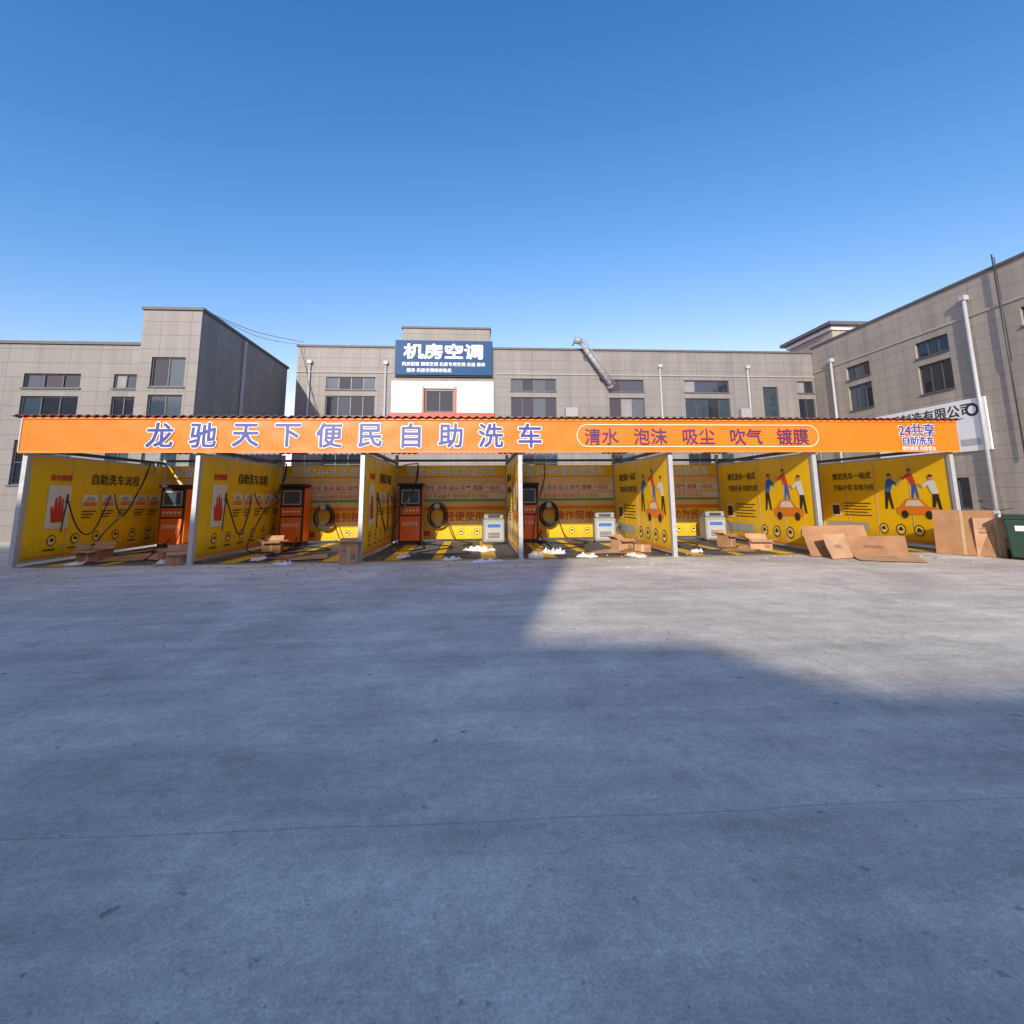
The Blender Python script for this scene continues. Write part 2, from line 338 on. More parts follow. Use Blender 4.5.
# ------------------------------------------------------------------ right building
b=empty("office_building")
XR=22.4; YB=29.45
wins=[]
def yw(y0,y1,*r): wins.append((YB-y1,YB-y0,*r))
for y0 in (25.0,20.4,15.6,11.0,6.0,1.0):
    yw(y0,y0+1.7,8.35,9.15,3); yw(y0,y0+1.7,6.5,7.95,3)
    yw(y0,y0+1.7,.9,2.3,3)
facade(b,FACE_NX(XR,YB),YB+5,11.2,wins,TILE2)
boxes("body",TILE2,[(XR+.25,XR+14,-5,29.45,0,11.2)],b)
coping(b,XR,XR+14,-5,29.45,11.2)
boxes("band",simple("band_tan",(.40,.36,.31),.6),[(XR-.05,XR-.003,-5,29.4,9.5,9.6)],b)
bm=bmesh.new()
for y,zt,r in ((19.3,10.3,.075),(27.7,9.8,.07),(14.5,10,.08)): cyl(bm,(XR-.14,y,0),(XR-.14,y,zt),r); bbox(bm,XR-.26,XR-.003,y-.12,y+.12,zt,zt+.22)
addmesh("drain_pipes",bm,GREY,b)
bm=bmesh.new(); cyl(bm,(XR-.12,17.9,3),(XR-.12,17.9,11.8),.03); cyl(bm,(XR-.2,17.75,7),(XR-.2,17.75,11.6),.018)
addmesh("cable_conduit",bm,STEELD,b)
t=empty("rooftop_tower")
boxes("walls",TILE2,[(26.9,31.5,33,38,0,14.2)],t); boxes("eave",COPING,[(26.4,32,32.5,38.5,14.2,14.45)],t)
boxes("cornice",WHITE,[(26.75,31.7,32.85,38.2,13.9,14.19)],t)
s=empty("shop_sign",(XR-.08,22.0,4.6))
M=FACE_NX(0,0)
bm=bmesh.new(); bbox(bm,-2.9,2.9,-1.15,1.2,-.05,.03); addmesh("panel",bm,WHITE,s,M,bevel=.01)
text("sign_text_1","电器制造有限公司",.62,-.1,.75,.035,BLACK,s,.012,M=M)
text("sign_text_2","精密机械 维修改造",.42,-.3,-.1,.035,BLACK,s,.004,M=M)
text("sign_text_3","联系电话 服务热线",.32,-.6,-.75,.035,BLUEC,s,.004,M=M)
polys("logo",[(BLACK,.036,circ(2.3,.7,.3)),(WHITE,.040,circ(2.3,.7,.18)),(GREY,.036,rect(1.6,2.5,-.9,-.6))],s,M)
tube("overhead_cable",[(-11.7,20.7,9.65),(-11.4,23.5,9.7),(-11.1,26.5,10.2),(-10.9,29.5,11.05)],.022,WHITE)
tube("overhead_cable",[(-11.9,20.7,9.75),(-11.5,23.5,9.9),(-11.2,26.5,10.5),(-10.7,29.5,11.2)],.014,STEELD)
# ------------------------------------------------------------------ canopy
PX=[-10.85,-6.85,-2.85,1.15,5.15,9.15,13.15]; YF=12.35; YBK=17.65
c=empty("car_wash_canopy")
posts=[]
for x in PX:
    posts+=[(x-.055,x+.055,YF,YF+.11,0,2.74),(x-.055,x+.055,YBK-.05,YBK+.06,0,3.1),(x-.11,x+.11,YF-.06,YF+.17,.001,.015)]
boxes("posts",STEEL,posts,c,bevel=.006)
beams=[(PX[0]-.05,PX[-1]+.05,YF+.02,YF+.1,2.745,2.84),(PX[0]-.05,PX[-1]+.05,YBK-.04,YBK+.04,2.86,2.94),(PX[0]-.05,PX[-1]+.05,YF+.02,YF+.1,3.45,3.52)]
for x in PX:
    beams.append((x-.04,x+.04,YF+.105,YBK-.06,2.76,2.85))
boxes("beams",STEELD,beams,c)
boxes("purlins",STEELD,[(PX[0],PX[-1],y,y+.05,3.5-.07*(y-YF)-.09,3.5-.07*(y-YF)-.03) for y in (13.2,14.3,15.4,16.5)],c)
bm=bmesh.new(); x=-11.1; prev=None; st=.05; i=0
while x<13.5:
    h=.035 if (i//2)%2 else 0
    cur=[[bm.verts.new((x,yy,3.585+h-(yy-YF+.22)*.068-dz)) for yy in (YF-.22,YF+.15,YBK+.5)] for dz in (0,.012)]
    if prev:
        mi=0 if (i//20)%4==0 else 1  # most strips use the added translucent sheet, brightening the bays below
        for lay in (0,1):
            bm.faces.new((prev[lay][0],cur[lay][0],cur[lay][1],prev[lay][1])).material_index=0
        bm.faces.new((prev[0][1],cur[0][1],cur[0][2],prev[0][2])).material_index=mi
        bm.faces.new((prev[1][0],cur[1][0],cur[0][0],prev[0][0])).material_index=0
    prev=cur; x+=st; i+=1
addmesh("corrugated_roof",bm,[ROOFM,ROOFT],c)
bm=bmesh.new()
nx=160;nz=6;gx0,gx1,gz0,gz1=-10.92,13.3,2.72,3.54
vv=[[bm.verts.new((gx0+(gx1-gx0)*i/nx, YF-.10+.008*math.sin(i*.9)*math.sin(j*1.1)+random.uniform(-.002,.002), gz0+(gz1-gz0)*j/nz)) for j in range(nz+1)] for i in range(nx+1)]
for i in range(nx):
    for j in range(nz): bm.faces.new((vv[i][j],vv[i+1][j],vv[i+1][j+1],vv[i][j+1]))
addmesh("fascia_banner",bm,ORANGE,c,smooth=True)
boxes("fascia_frame",STEEL,[(gx0,gx1,YF-.085,YF-.02,gz0,gz0+.05),(gx0,gx1,YF-.085,YF-.02,gz1-.05,gz1),(gx0-.03,gx0-.002,YF-.12,YF,gz0,gz1),(gx1+.002,gx1+.03,YF-.12,YF,gz0,gz1)]+[(x-.02,x+.02,YF-.085,YF-.02,gz0+.05,gz1-.05) for x in PX[1:-1]],c)
boxes("fascia_trim",ORPR,[(gx0,gx1,YF-.135,YF-.112,gz0-.03,gz0+.015),(gx0,gx1,YF-.135,YF-.112,gz1-.02,gz1+.02)],c)
M=FRONT(0,YF-.125)
zc=(gz0+gz1)/2
for i,ch in enumerate("龙驰天下便民自助洗车"):
    x=-7.72+i*1.013
    text("letter_outline",ch,.66,x,zc,-.004,WHITE,c,.040,.004,M=M); text("letter",ch,.66,x,zc,.008,BLUEP,c,.015,.005,M=M)
for i,w_ in enumerate(["清水","泡沫","吸尘","吹气","镀膜"]):
    text("service_text",w_,.46,3.28+i*1.31,zc-.02,0,PURP,c,.006,.004,M=M)
pts=[];x0,x1,r=2.62,9.25,.30
for k in range(13): t=math.pi/2+math.pi*k/12; pts.append((x0+r+r*math.cos(t),zc+r*math.sin(t)))
for k in range(13): t=-math.pi/2+math.pi*k/12; pts.append((x1-r+r*math.cos(t),zc+r*math.sin(t)))
bm=bmesh.new(); n=len(pts); cx=(x0+x1)/2
o1=[bm.verts.new((a,b_,.004)) for a,b_ in pts]
i1=[]
for a,b_ in pts:
    ccx=x0+r if a<cx else x1-r
    v=Vector((a-ccx,b_-zc)); v=v*((r-.022)/r); i1.append(bm.verts.new((ccx+v.x,zc+v.y,.004)))
for k in range(n): j=(k+1)%n; bm.faces.new((o1[k],o1[j],i1[j],i1[k]))
addmesh("service_outline",bm,CREAM,c,M)
for s_,z_,sz in (("24共享",.17,.36),("自助洗车",-.13,.24)):
    text("badge_outline",s_,sz,12.1,zc+z_,-.004,WHITE,c,.022,.004,M=M); text("badge",s_,sz,12.1,zc+z_,.008,BLUEP,c,.006,.005,M=M)
text("badge_small","随到随洗 自助营业",.12,12.1,zc-.34,0,WHITE,c,.002,.004,M=M)
# ------------------------------------------------------------------ printed illustration
def person(items,x,y,h,shirt,trous,lean=0,arm=1):
    items.append((trous,.010,[(x-.12*h,y),(x-.05*h,y),(x+.02*h,y+.32*h),(x+.09*h,y),(x+.16*h,y),(x+.09*h,y+.48*h),(x-.07*h,y+.48*h)]))
    items.append((shirt,.013,[(x-.08*h,y+.46*h),(x+.1*h,y+.46*h),(x+.14*h+lean,y+.74*h),(x+.1*h+lean,y+.81*h),(x-.06*h+lean,y+.81*h),(x-.11*h+lean,y+.74*h)]))
    items.append((shirt,.012,[(x+lean+arm*.06*h,y+.70*h),(x+lean+arm*.24*h,y+.62*h),(x+lean+arm*.26*h,y+.68*h),(x+lean+arm*.10*h,y+.80*h)]))
    items.append((SKIN,.0125,[(x+lean+arm*.24*h,y+.62*h),(x+lean+arm*.36*h,y+.70*h),(x+lean+arm*.35*h,y+.76*h),(x+lean+arm*.24*h,y+.68*h)]))
    items.append((SKIN,.014,circ(x+lean+.02*h,y+.88*h,.07*h,14))); items.append((BLACK,.016,[(x+lean-.06*h,y+.9*h),(x+lean+.10*h,y+.92*h),(x+lean+.05*h,y+.97*h),(x+lean-.03*h,y+.965*h)]))
def icons(items,x0,x1,y,n,r=.13,mat=WHITE,z=.010):
    for i in range(n):
        x=x0+(x1-x0)*(i+.5)/n
        items.append((BLACK,z,circ(x,y,r,18))); items.append((YEL2,z+.003,circ(x,y,r*.8,18)))
        items.append((BLACK,z+.006,rect(x-r*.45,x+r*.45,y-r*.2,y+r*.25))); items.append((BLACK,z+.006,[(x-r*.3,y+r*.27),(x+r*.3,y+r*.27),(x+r*.15,y+r*.5),(x-r*.15,y+r*.5)]))
def poster_flow(par,M,LW):
    it=[]
    it.append((CREAM,.010,rect(.6,1.3,.85,1.95))); it.append((RED,.014,[(.76,1.0),(1.14,1.0),(1.18,1.35),(1.13,1.36),(1.11,1.25),(1.08,1.6),(1.02,1.6),(1.01,1.35),(.985,1.68),(.925,1.68),(.915,1.35),(.885,1.63),(.825,1.63),(.81,1.3),(.76,1.42),(.71,1.39)]))
    for i in range(5):
        x=1.7+i*.68; it.append((CREAM,.010,rect(x,x+.55,1.35,1.72))); it.append((ORPR,.014,rect(x+.04,x+.51,1.39,1.52))); it.append((GREY,.014,[(x+.1,1.54),(x+.45,1.54),(x+.38,1.66),(x+.17,1.66)]))
        for q in range(3): it.append((BLACK,.013,rect(x+.02,x+.5-.08*q,1.24-.08*q,1.27-.08*q)))
    icons(it,.5,4.9,.55,6,.14)
    for i in range(6): it.append((BLACK,.012,rect(.65+i*.735,1.0+i*.735,.30,.34)))
    it.append((ORPR,.009,rect(.1,LW-.1,.14,.2)))
    polys("print",it,par,M)
    text("print_heading","自助洗车流程",.33,2.9,2.15,.012,BLACK,par,.004,.002,M=M)
    text("print_warning","请勿触摸",.17,.95,2.15,.012,RED,par,.004,.002,M=M)
def poster_people(par,M,LW):
    it=[]
    person(it,3.0,1.1,1.15,BLUEC,BLACK,.10,1); person(it,3.95,1.4,.95,RED,BLUEC,-.12,-1); person(it,4.6,1.05,1.1,WHITE,BLACK,-.1,-1)
    it.append((ORPR,.011,[(3.3,.95),(4.6,.95),(4.65,1.15),(4.35,1.2),(4.12,1.42),(3.65,1.42),(3.42,1.2),(3.27,1.13)])); it.append((CREAM,.014,[(3.57,1.2),(4.22,1.2),(4.08,1.37),(3.69,1.37)]))
    it.append((BLACK,.016,circ(3.55,.95,.12))); it.append((BLACK,.016,circ(4.35,.95,.12)))
    icons(it,2.4,4.9,.48,4,.17)
    it.append((CREAM,.010,rect(.5,.95,.8,1.25))); it.append((BLACK,.013,rect(.56,.89,.86,1.19)))
    for i in range(5): it.append((BLACK,.012,rect(1.1,2.3-.15*(i%2),.85+i*.1,.875+i*.1)))
    it.append((GREY,.011,rect(.2,2.1,.35,.62)))
    it.append((ORPR,.009,rect(.1,LW-.1,.14,.2)))
    polys("print",it,par,M)
    text("print_heading","规范洗车一站式",.25,1.55,2.2,.012,BLACK,par,.003,.002,M=M)
    text("print_heading_2","节能环保 自助为民",.22,1.6,1.8,.012,BLACK,par,.0,.002,M=M)
PW=YBK-.1-(YF+.13)
for k,x in enumerate(PX):
    w=empty("partition_wall",(x,YF+.13,0))
    boxes("core",GREY,[(-.02,.02,0.02,PW-.02,.12,2.66)],w)
    fr=[(-.035,.035,0,PW,.07,.12),(-.035,.035,0,PW,2.66,2.71),(-.034,.034,0,.05,.12,2.66),(-.034,.034,PW-.05,PW,.12,2.66)]
    boxes("frame",STEEL,fr,w)
    for side,sgn in (("banner_east",1),("banner_west",-1)):
        bm=bmesh.new(); n1,n2=26,12; g=[]
        for i in range(n1+1):
            row=[]
            for j in range(n2+1):
                y=.05+(PW-.1)*i/n1; z=.12+2.54*j/n2
                off=.028+.004*math.sin(y*3.1+k)*math.sin(z*2.3)
                row.append(bm.verts.new((sgn*off,y,z)))
            g.append(row)
        for i in range(n1):
            for j in range(n2):
                q=(g[i][j],g[i+1][j],g[i+1][j+1],g[i][j+1]); bm.faces.new(q if sgn>0 else q[::-1])
        addmesh(side,bm,YEL,w,smooth=True)
        boxes("panel_joints",STEEL,[(sgn*.034-.003,sgn*.034+.003,PW*q/4-.006,PW*q/4+.006,.12,2.66) for q in (1,2,3)],w)
    poster_flow(w,FACE_PX(.028,0),PW); poster_people(w,FACE_NX(-.028,PW),PW)
for k in range(6):
    x0=PX[k]+.06; x1=PX[k+1]-.06; L=x1-x0
    w=empty("advertising_wall",(x0,YBK-.06,0)); M=FRONT(0,0)
    bm=bmesh.new(); bbox(bm,0,L,.1,2.72,-.05,0); addmesh("panel",bm,YEL,w,M)
    it=[(PEACH,.004,rect(0,L,1.25,2.28)),(GREEN,.008,rect(0,L,1.42,1.50)),(CREAM,.008,rect(0,L,1.80,2.02)),(CREAM,.008,rect(0,L,1.52,1.70)),(ORPR,.008,rect(0,L,1.12,1.24)),(ORPR,.006,rect(0,L,2.28,2.31)),  # peach band paints in the wall's glow; the other bands are print
        (YEL2,.006,rect(0,L,.55,.85)),(RED,.01,rect(.3,1.2,.22,.4))]
    icons(it,2.0,3.7,.35,3,.11)
    polys("print",it,w,M)
    random.seed(k+40)
    text("print_row_1","高压清水洗车 泡沫 吸尘 吹气 镀膜 一站式",.19,L/2,1.91,.012,RED,w,.002,.002,M=M)
    text("print_row_2","扫码支付 自助操作 随到随洗 全天营业",.16,L/2,1.61,.012,ORPR,w,.002,.002,M=M)
    text("print_heading","配置24H共享自助洗车",.34,L/2,2.49,.012,WHITE,w,.006,.002,M=M)
    text("print_slogan",["欢迎光临","随到随洗","轻便使用","操作简单","自助为民","安全便捷"][k],.36,L*.62,.9,.014,RED,w,.006,.002,M=M)
    boxes("seams",STEEL,[(L*q/3-.008,L*q/3+.008,-.012,.0,.1,2.72) for q in (1,2)],w)
# ------------------------------------------------------------------ bay floor
f=empty("bay_floor")
bm=bmesh.new(); 
def sheet(bm,x0,x1,y0,y1,z,mi=0):
    bm.faces.new([bm.verts.new(v) for v in [(x0,y0,z),(x1,y0,z),(x1,y1,z),(x0,y1,z)]]).material_index=mi
sheet(bm,PX[0],PX[-1],YF+.05,YBK,.004); addmesh("dark_floor",bm,GRATE,f)
bm=bmesh.new()
for k in range(6):
    x=PX[k]
    for o_,w_ in ((.55,.4),(1.75,.25),(3.0,.4)): sheet(bm,x+o_,x+o_+w_,YF+.25,YBK-.1,.008)
    sheet(bm,x+.12,x+3.88,YF+.08,YF+.18,.008)
addmesh("yellow_markings",bm,YPAINT,f)
bm=bmesh.new()
for k in range(6):
    for j in range(40):
        y=YF+.5+j*.12; bbox(bm,PX[k]+1.02,PX[k]+1.7,y,y+.03,.006,.02)
addmesh("drain_grating",bm,STEELD,f)
# ------------------------------------------------------------------ wash machines
def machine(x,y):
    m=empty("car_wash_machine",(x,y,0))
    boxes("cabinet",MBLK,[(-.38,.38,-.3,.3,.08,1.95)],m,bevel=.02)
    boxes("plinth",STEELD,[(-.4,.4,-.32,.32,0,.078)],m)
    boxes("hood",MBLK,[(-.42,.42,-.4,.32,1.955,2.05)],m,bevel=.015)
    boxes("side_panels",MORG,[(-.415,-.383,-.28,.28,.15,1.9),(.383,.415,-.28,.28,.15,1.9)],m,bevel=.008)
    boxes("orange_door",MORG,[(-.33,.33,-.325,-.303,.14,.95)],m,bevel=.008)
    boxes("control_panel",MORG,[(-.33,.33,-.325,-.303,1.0,1.28)],m,bevel=.008)
    boxes("screen",GL[1],[(-.26,.26,-.322,-.304,1.4,1.8)],m); boxes("screen_bezel",GREY,[(-.3,-.262,-.33,-.303,1.36,1.84),(.262,.3,-.33,-.303,1.36,1.84),(-.262,.262,-.33,-.303,1.36,1.398),(-.262,.262,-.33,-.303,1.802,1.84)],m)
    bm=bmesh.new()
    for i in range(5): cyl(bm,(-.24+i*.12,-.326,1.14),(-.24+i*.12,-.345,1.14),.035,14)
    addmesh("buttons",bm,WHITE,m)
    boxes("door_handle",STEEL,[(.2,.23,-.36,-.327,.45,.65)],m)
    text("label","自助洗车",.14,0,.7,0,WHITE,m,.0,.002,M=FRONT(0,-.327))
def coil(x,y,z,r=.3):
    h=empty("hose_reel",(x,y,z))
    for i in range(5):
        rr=r-.028*i+random.uniform(-.01,.01); ox=random.uniform(-.03,.03); oz=random.uniform(-.04,.02)
        tube("hose_loop",[(ox+rr*math.cos(t*math.pi/6),-.03-.028*i,oz+rr*1.25*math.sin(t*math.pi/6)) for t in range(12)],.02,RUBBER,h,cyclic=True)
    bm=bmesh.new(); cyl(bm,(0,.25,r*.9),(0,-.22,r*.9),.04); cyl(bm,(0,-.2,r*.9),(0,-.23,r*.9),.1); cyl(bm,(0,.22,r*.9),(0,.26,r*.9),.12); addmesh("hook",bm,STEEL,h)
    tube("hose_tail",[(r*.9,-.06,-.1),(r+.1,-.08,-.5),(r+.25,-.1,-z+.1),(r+.7,-.3,-z+.03),(r+1.0,-.8,-z+.025),(r+.6,-1.3,-z+.025)],.018,RUBBER,h)
for k,dx in ((0,.95),(1,.75),(2,.65),(3,.62)):
    machine(PX[k]+dx,16.95)
for k,dx in ((1,1.62),(2,1.5),(3,1.45)):
    coil(PX[k]+dx,YBK-.32,.95,.36)
for k in range(6):
    h=empty("hose_boom",(PX[k]+.15,14.6,0))
    tube("boom_arm",[(0,2.3,2.6),(.4,1.5,2.68),(.9,.6,2.62)],.022,STEEL,h)
    tube("boom_post",[(0,2.3,2.35),(0,2.3,2.78)],.03,STEEL,h)
    j=lambda s_=.12: random.uniform(-s_,s_)
    tube("hanging_hose",[(.9,.6,2.62),(.88+j(),.55,2.2),(.62+j(),.2,1.3+j()),(.3+j(),-.2,.5+j()),(.35,-.5,.12),(.75+j(),-.4,.05),(1.1+j(.3),.3,.05),(1.0,1.2,.05),(.85,2.0,.3)],.018,RUBBER,h)
    tube("floor_hose",[(.5,2.2,.05),(1.4+j(),1.6,.04),(2.2+j(.4),.6+j(.4),.03),(1.5,.1,.03),(.9,-.7+j(.3),.03),(1.7,-1.2,.03),(2.3+j(.4),-.8,.03)],.017,RUBBER,h)
    if k<3:
        tube("wash_lance_hose",[(.02,.4,1.7),(.12,.1,1.2+j()),(.18,-.4+j(),.55+j()),(.15,-.9,.85+j()),(.05,-1.1,1.55)],.018,RUBBER,h)
        tube("second_hose",[(.9,.6,2.6),(.75+j(),.5,1.7+j()),(.25+j(),.45,1.0+j()),(.05,.5,1.75)],.016,RUBBER,h)
    bm=bmesh.new(); cyl(bm,(.02,-1.1,1.5),(.04,-1.2,.75),.016); cyl(bm,(.02,-1.1,1.5),(.02,-1.08,1.72),.028); addmesh("spray_lance",bm,STEELD,h)
# ------------------------------------------------------------------ vacuums
def vacuum(x,y,rz=0):
    v=empty("vacuum_cleaner",(x,y,0),rz)
    boxes("cabinet",VGREY,[(-.36,.36,-.28,.28,.06,.82)],v,bevel=.03)
    boxes("top_cap",VGREY,[(-.33,.33,-.26,.26,.822,1.02)],v,bevel=.04)
    boxes("door",GREY,[(-.29,.29,-.298,-.282,.14,.72)],v,bevel=.01)
    boxes("louvres",STEELD,[(-.2,.2,-.306,-.299,.2+i*.05,.225+i*.05) for i in range(4)],v)
    boxes("label",BLUEC,[(-.22,.22,-.306,-.299,.55,.66)],v)
    boxes("control_plate",STEELD,[(-.2,.2,-.268,-.261,.87,.97)],v)
    boxes("feet",STEELD,[(-.34,-.26,-.26,-.18,0,.059),(.26,.34,-.26,-.18,0,.059),(-.34,-.26,.18,.26,0,.059),(.26,.34,.18,.26,0,.059)],v)
    tube("hose",[(.37,0,.7),(.55,-.05,.75),(.62,-.1,.4),(.5,-.25,.05),(.1,-.5,.04),(-.3,-.45,.04)],.028,STEELD,v)
vacuum(.60,16.8,.1); vacuum(4.45,16.7,-.1); vacuum(8.3,16.6,-.05)
# ------------------------------------------------------------------ cardboard
def carton(x,y,rz,sx,sy,sz,tilt=0,mat=None,flaps=True,z=0.002):
    mat=mat or CARD
    b=empty("cardboard_box",(x,y,z),R(rz)); b.rotation_euler=(R(tilt),0,R(rz))
    t=.006
    boxes("walls",mat,[(-sx/2,sx/2,-sy/2,-sy/2+t,0,sz),(-sx/2,sx/2,sy/2-t,sy/2,0,sz),(-sx/2,-sx/2+t,-sy/2+t,sy/2-t,0,sz),(sx/2-t,sx/2,-sy/2+t,sy/2-t,0,sz),(-sx/2+t,sx/2-t,-sy/2+t,sy/2-t,0,.006)],b)
    if flaps:
        fl=[]
        for sgn,ang in ((1,random.uniform(20,60)),(-1,random.uniform(70,120))):
            Mf=Matrix.Translation((0,sgn*sy/2,sz))@Matrix.Rotation(R(-sgn*ang),4,'X')
            fl.append((-sx/2+.01,sx/2-.01,-t/2,t/2,.002,sy*.45,Mf))
        for sgn,ang in ((1,random.uniform(60,110)),(-1,random.uniform(20,80))):
            Mf=Matrix.Translation((sgn*sx/2,0,sz))@Matrix.Rotation(R(sgn*ang),4,'Y')
            fl.append((-t/2,t/2,-sy/2+.01,sy/2-.01,.002,sy*.4,Mf))
        boxes("flaps",CARDL,fl,b)
    else: boxes("lid",mat,[(-sx/2,sx/2,-sy/2,sy/2,sz+.001,sz+.008)],b)
    boxes("tape",TAPE,[(-.03,.03,-sy/2-.003,-sy/2-.001,0.01,sz)],b)
    boxes("print",CARDE,[(sx*.15,sx*.38,-sy/2-.003,-sy/2-.001,sz*.2,sz*.5),(-sx*.4,-sx*.15,-sy/2-.003,-sy/2-.001,sz*.6,sz*.66),(-sx*.4,-sx*.2,-sy/2-.003,-sy/2-.001,sz*.7,sz*.74)],b)
carton(-3.05,12.15,12,.42,.32,.5,0,CARDL); carton(-9.9,13.6,-8,.6,.45,.28,0,CARD); carton(-7.3,12.7,30,.5,.4,.3,0,CARDL); carton(-8.0,13.5,60,.4,.3,.2,0,CARD)
carton(-5.9,14.8,10,.5,.4,.35,0,CARD); carton(4.3,14.2,20,.5,.4,.32,0,CARDL); carton(4.75,13.7,-20,.45,.3,.2,0,CARD,False); carton(8.2,13.7,-12,.6,.35,.3,0,CARDL); carton(7.7,14.6,25,.4,.35,.35,0,CARD)
carton(12.55,11.75,-58,1.15,.26,1.12,-4,CARD,False); carton(12.95,11.35,-40,.8,.3,.95,3,CARDL,False)
def card_sheet(par,w,h,M,mat,crease=.5):
    bm=bmesh.new(); n=8; rows=[]
    for i in range(n+1):
        u=-w/2+w*i/n; rows.append([bm.verts.new((u,v,.03*math.sin(u*2.5)*(v/h)+(.05*abs(v/h-crease) ))) for v in [h*j/6 for j in range(7)]])
    for i in range(n):
        for j in range(6): bm.faces.new((rows[i][j],rows[i+1][j],rows[i+1][j+1],rows[i][j+1]))
    o=addmesh("sheet",bm,mat,par,M); s_=o.modifiers.new("s",'SOLIDIFY'); s_.thickness=.008
    boxes("sheet_print",CARDE,[(-.2*w,.15*w,h*.45,h*.47,.052,.056),(-.2*w,.1*w,h*.52,h*.54,.052,.056)],par,M)
def SM(x,y,z,rz,tilt): return Matrix.Translation((x,y,z))@Matrix.Rotation(R(rz),4,'Z')@Matrix.Rotation(R(tilt),4,'X')
p_=empty("flattened_cardboard",(9.55,11.6,0))
card_sheet(p_,1.5,.85,SM(-.35,.15,.01,-12,60),CARD); card_sheet(p_,1.2,.75,SM(.15,-.35,.015,-38,40),CARD); card_sheet(p_,1.3,.7,SM(.1,-.85,.02,-25,4),CARDL,.3); card_sheet(p_,.7,.6,SM(-.6,-.15,.01,15,70),CARDL)
p_=empty("flattened_cardboard",(-4.3,12.9,0)); card_sheet(p_,1.0,.6,SM(0,0,.01,15,3),CARDL); card_sheet(p_,.7,.5,SM(-.9,.3,.01,-30,5),CARD)
p_=empty("flattened_cardboard",(3.6,13.2,0)); card_sheet(p_,.9,.5,SM(0,0,.01,5,3),CARDL); card_sheet(p_,.5,.4,SM(.7,.4,.01,-40,6),CARD)
p_=empty("flattened_cardboard",(-9.0,13.2,0)); card_sheet(p_,1.0,.6,SM(0,0,.01,15,9),CARD); card_sheet(p_,.8,.5,SM(.5,.3,.01,-30,18),CARDL)
p_=empty("flattened_cardboard",(7.3,13.1,0)); card_sheet(p_,.8,.45,SM(0,0,.01,-10,5),CARD); card_sheet(p_,.5,.4,SM(.6,.3,.01,25,12),CARDL)
def film(x,y,sx,sy,h):
    bm=bmesh.new(); n=10; g=[[bm.verts.new((sx*(i/n-.5)*(1+random.uniform(-.15,.15)),sy*(j/n-.5)*(1+random.uniform(-.2,.2)),.006+abs(random.gauss(0,h))*(1 if 0<i<n and 0<j<n else .1))) for j in range(n+1)] for i in range(n+1)]
    for i in range(n):
        for j in range(n): bm.faces.new((g[i][j],g[i+1][j],g[i+1][j+1],g[i][j+1]))
    o=addmesh("crumpled_plastic_film",bm,FOIL); o.location=(x,y,0); o.rotation_euler=(0,0,random.uniform(0,3))
for a in [(.1,14.6,.9,.5,.06),(1.6,12.9,.9,.4,.05),(2.2,13.6,.6,.5,.07),(-.6,12.6,.5,.3,.03),(2.9,12.7,.5,.3,.04),(-4.6,12.2,.45,.25,.03),(.3,12.0,.8,.2,.03),(-7.6,12.9,.5,.3,.05),(6.2,13.4,.4,.3,.04),(4.2,12.6,.7,.3,.03),(-1.9,13.3,.5,.3,.03),(-5.6,13.2,.6,.3,.04),(-9.8,12.9,.5,.3,.03)]: film(*a)
bm=bmesh.new()
for i in range(460):
    x=random.uniform(-11,14); near=random.random()<.8
    y=max(10.2,random.gauss(12.1,.8)) if near else random.uniform(3.5,11); s_=random.uniform(.008,.026) if near else random.uniform(.004,.011)
    Mq=Matrix.Translation((x,y,s_*.35))@Matrix.Rotation(random.uniform(0,6),4,'Z')
    bbox(bm,-s_,s_,-s_*.6,s_*.6,-s_*.3,s_*.3,random.choice([0,0,1,2]) if near else 0,Mq)
addmesh("litter",bm,[simple("grit",(.25,.235,.21),.9),CARDL,FOIL])
# ------------------------------------------------------------------ wheeled bin
g=empty("wheeled_bin",(12.95,10.75,0),R(-50))
bm=bmesh.new()
lo=[bm.verts.new(v) for v in [(-.22,-.25,.06),(.22,-.25,.06),(.22,.25,.06),(-.22,.25,.06)]]; hi=[bm.verts.new(v) for v in [(-.28,-.33,.95),(.28,-.33,.95),(.28,.33,.95),(-.28,.33,.95)]]
bm.faces.new(lo[::-1]); bm.faces.new(hi)
for i in range(4): j=(i+1)%4; bm.faces.new((lo[i],lo[j],hi[j],hi[i]))
addmesh("body",bm,BING,g,bevel=.03)
boxes("rim",BING,[(-.31,.31,-.36,.36,.951,1.0)],g,bevel=.012); boxes("lid",BING,[(-.30,.30,-.37,.34,1.003,1.05)],g,bevel=.02); boxes("handle",BING,[(-.25,.25,.37,.41,.93,.97),(-.25,-.21,.34,.37,.93,.97),(.21,.25,.34,.37,.93,.97)],g)
bm=bmesh.new(); cyl(bm,(-.3,.24,.1),(-.24,.24,.1),.1,20); cyl(bm,(.24,.24,.1),(.3,.24,.1),.1,20); addmesh("wheels",bm,RUBBER,g)
boxes("sticker",WHITE,[(-.10,.10,-.327,-.321,.68,.8)],g)
